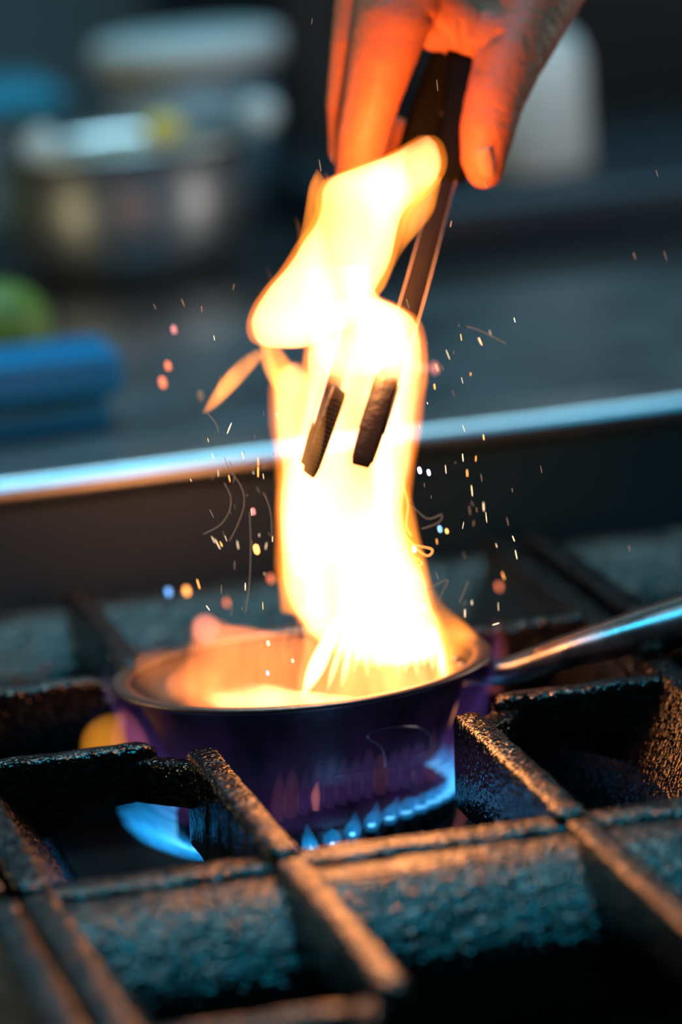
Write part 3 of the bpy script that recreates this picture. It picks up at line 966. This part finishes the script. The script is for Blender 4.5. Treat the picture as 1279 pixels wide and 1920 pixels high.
# ------------------------------------------------------------------ sparks
M['spark_orange'] = glow('spark_orange', (1.0, 0.36, 0.08), 5.0)
M['spark_pale'] = glow('spark_pale', (1.0, 0.72, 0.42), 2.2)
M['spark_dim'] = glow('spark_dim', (0.9, 0.58, 0.40), 0.28)
M['spark_red'] = glow('spark_red', (1.0, 0.22, 0.10), 2.2)
M['spark_pink'] = glow('spark_pink', (1.0, 0.30, 0.28), 1.6)
M['spark_blue'] = glow('spark_blue', (0.15, 0.45, 1.0), 3.0)
M['spark_violet'] = glow('spark_violet', (0.55, 0.5, 1.0), 3.0)


def spark_mesh(p, d, ln, r):
    a, b = p - d * ln / 2, p + d * ln / 2
    path = [(a, 0.25), (a.lerp(b, 0.15), 0.85), (a.lerp(b, 0.5), 1.0), (a.lerp(b, 0.85), 0.85), (b, 0.25)]
    return sweep(path, circle(r, 6), side=Vector((0, 1, 0.01)))


def spark(px, py, Y, dx, dy, ln, r, mt, label, group):
    p = at(px, py, Y)
    d = (RGT * dx - UPV * dy).normalized()
    if group.startswith('fine'):
        if py < 600:
            label = 'faint thin spark flying high above the steel rail'
        elif px < 640:
            label = 'thin short spark streak flying left of the flame column'
        else:
            label = 'thin short spark streak flying right of the flame column'
        group = label.replace('thin short spark streak', 'spark streaks').replace('faint thin spark', 'faint sparks')
    o = obj('spark', spark_mesh(p, d, ln * 0.001, r * 0.001), M[mt])
    tag(o, label, 'spark', group)


# big out-of-focus embers: (px, py, Y, radius mm, material, label)
G = 'large glowing embers'
for (px, py, Y, r, mt, lb) in (
    (326, 618, -0.20, 1.1, 'spark_pink', 'pink ember floating left of the flame, highest of the left embers'),
    (315, 686, -0.22, 1.2, 'spark_red', 'small orange ember just above its larger twin, left of the flame'),
    (305, 717, -0.23, 1.5, 'spark_red', 'round orange ember left of the flame over the steel rail'),
    (376, 742, -0.20, 1.4, 'spark_dim', 'faint reddish ember beside the tip of the left flame tongue'),
    (350, 1108, 0.12, 1.3, 'spark_orange', 'round orange ember above the back left of the pan'),
    (316, 1110, 0.12, 1.2, 'spark_blue', 'bluish ember left of the orange one above the pan'),
    (425, 1130, 0.12, 1.1, 'spark_red', 'dull orange ember above the pink flame lobe'),
    (481, 1030, -0.16, 1.4, 'spark_orange', 'bright orange ember close to the left side of the flame'),
    (475, 959, -0.16, 1.0, 'spark_pink', 'small pink ember beside the left side of the flame'),
    (508, 1085, 0.10, 1.2, 'spark_red', 'dull red ember touching the left flame edge low down'),
    (795, 690, 0.10, 1.1, 'spark_pink', 'thin pink ember right of the flame at tong tip height'),
    (815, 690, 0.11, 1.5, 'spark_pink', 'broad pink ember right of the flame at tong tip height'),
    (825, 992, -0.07, 1.0, 'spark_blue', 'cyan blue ember right of the flame'),
    (838, 996, -0.07, 0.7, 'spark_orange', 'tiny orange ember next to the cyan one'),
    (787, 882, -0.12, 1.1, 'spark_violet', 'pale blue ember hugging the right flame edge'),
    (804, 886, -0.12, 1.0, 'spark_violet', 'violet ember right of the pale blue one'),
    (777, 1030, -0.1, 1.0, 'spark_violet', 'violet ember low on the right flame edge'),
    (936, 1100, 0.12, 1.1, 'spark_red', 'dull red ember above the pan handle'),
    (503, 1206, -0.08, 0.8, 'spark_pale', 'white spark over the left half of the pan'),
    (549, 1239, -0.08, 0.6, 'spark_pale', 'small white spark in the middle of the pan'),
    (502, 1262, -0.08, 0.7, 'spark_violet', 'violet white spark over the pan food'),
    (794, 1138, -0.05, 0.9, 'spark_violet', 'pink violet spark at the foot of the flame on the right'),
):
    spark(px, py, Y, 0.25, 1, r * 3.2, r, mt, lb, G)

rs = random.Random(21)
streaks = [(397, 963, .5, 1), (408, 1020, .5, 1), (415, 1020, .5, 1), (400, 1012, .5, 1), (881, 957, .15, 1), (894, 956, .1, 1), (907, 950, .05, 1), (912, 970, .1, 1), (952, 978, .25, 1), (968, 1040, .2, 1), (963, 1010, .4, 1),
           (868, 858, .1, 1), (907, 820, .15, 1), (903, 896, .15, 1), (796, 910, .05, 1), (965, 600, .25, 1), (846, 420, -.2, 1), (343, 568, .4, 1), (378, 580, .1, 1), (438, 538, -.2, 1), (290, 575, .5, 1), (487, 640, .5, .6),
           (430, 803, -.4, 1), (520, 780, .3, 1), (432, 868, .3, 1), (484, 885, 0, 1), (517, 1050, .2, 1), (460, 1100, 0, 1), (372, 1095, .3, 1), (415, 1105, 0, 1), (390, 1140, .5, .7), (440, 1060, 0, 1), (836, 880, .1, 1),
           (1180, 1028, .2, 1), (1232, 325, .3, 1), (1190, 480, .3, 1), (1248, 480, .3, 1), (1015, 880, .2, 1), (840, 665, .3, .8), (815, 725, .1, 1), (885, 920, .1, 1), (930, 1170, 1, -.3), (872, 1150, 0, 1), (885, 1130, .1, 1),
           (620, 295, .15, 1), (820, 160, .1, 1), (585, 40, -.1, 1), (600, 310, .15, 1), (900, 640, .5, 1), (765, 570, .3, 1), (912, 345, .3, 1)]
for (px, py, dx, dy) in streaks:
    spark(px, py, rs.uniform(-0.12, -0.05), dx, dy, rs.uniform(2.2, 5.5), rs.uniform(0.16, 0.32), 'spark_dim' if py < 600 or px > 990 else rs.choice(['spark_pale', 'spark_pale', 'spark_orange', 'spark_dim']),
          'thin short spark streak flying off around the flame', 'fine spark streaks around the flame')
for k in range(80):
    side = rs.random()
    if side < 0.45:
        px, py = rs.gauss(480, 45), rs.uniform(760, 1150)
    elif side < 0.9:
        px, py = rs.gauss(850, 50), rs.uniform(600, 1150)
    else:
        px, py = rs.uniform(280, 1200), rs.uniform(400, 1100)
    if 520 < px < 780:
        continue
    spark(px, py, rs.uniform(-0.13, -0.03), rs.uniform(-0.2, 0.5), 1, rs.uniform(1.0, 4.0), rs.uniform(0.1, 0.22), rs.choice(['spark_pale', 'spark_orange', 'spark_dim', 'spark_dim']),
          'thin short spark streak flying off around the flame', 'fine spark streaks around the flame')
# curling glowing threads
Gc = 'curling glowing threads'
threads = [([(380, 1002), (412, 985), (430, 958), (432, 930), (420, 905)], 'spark_dim'), ([(430, 1015), (445, 985), (458, 945), (452, 912), (430, 880), (420, 855)], 'spark_dim'),
           ([(460, 1150), (468, 1090), (470, 1020), (468, 960)], 'spark_dim'), ([(765, 940), (800, 972), (828, 965), (822, 980), (790, 992)], 'spark_dim'), ([(758, 1000), (775, 1020), (810, 1030), (800, 1042), (770, 1020)], 'spark_orange'),
           ([(765, 1040), (780, 1060), (792, 1056), (780, 1045)], 'spark_orange'), ([(800, 1108), (820, 1095), (840, 1088), (830, 1110), (822, 1128)], 'spark_dim'), ([(862, 1130), (870, 1110), (878, 1090)], 'spark_dim'),
           ([(755, 905), (765, 945), (762, 985), (772, 1005)], 'spark_orange'), ([(875, 612), (905, 622), (950, 645)], 'spark_dim'), ([(498, 930), (508, 965), (510, 1010)], 'spark_dim'), ([(385, 770), (405, 795), (410, 812)], 'spark_dim')]
for i, (pts, mt) in enumerate(threads):
    path = [(at(q[0], q[1], -0.06), 1.0 if 0 < k < 27 else 0.3) for k, q in enumerate(smooth_path(pts, 28))]
    o = obj('ember_thread', sweep(path, circle(0.0002, 6), side=FWD), M[mt])
    tag(o, 'fine curling glowing thread drifting %s of the flame' % ('left' if pts[0][0] < 640 else 'right'), 'ember', Gc + (' left' if pts[0][0] < 640 else ' right'))
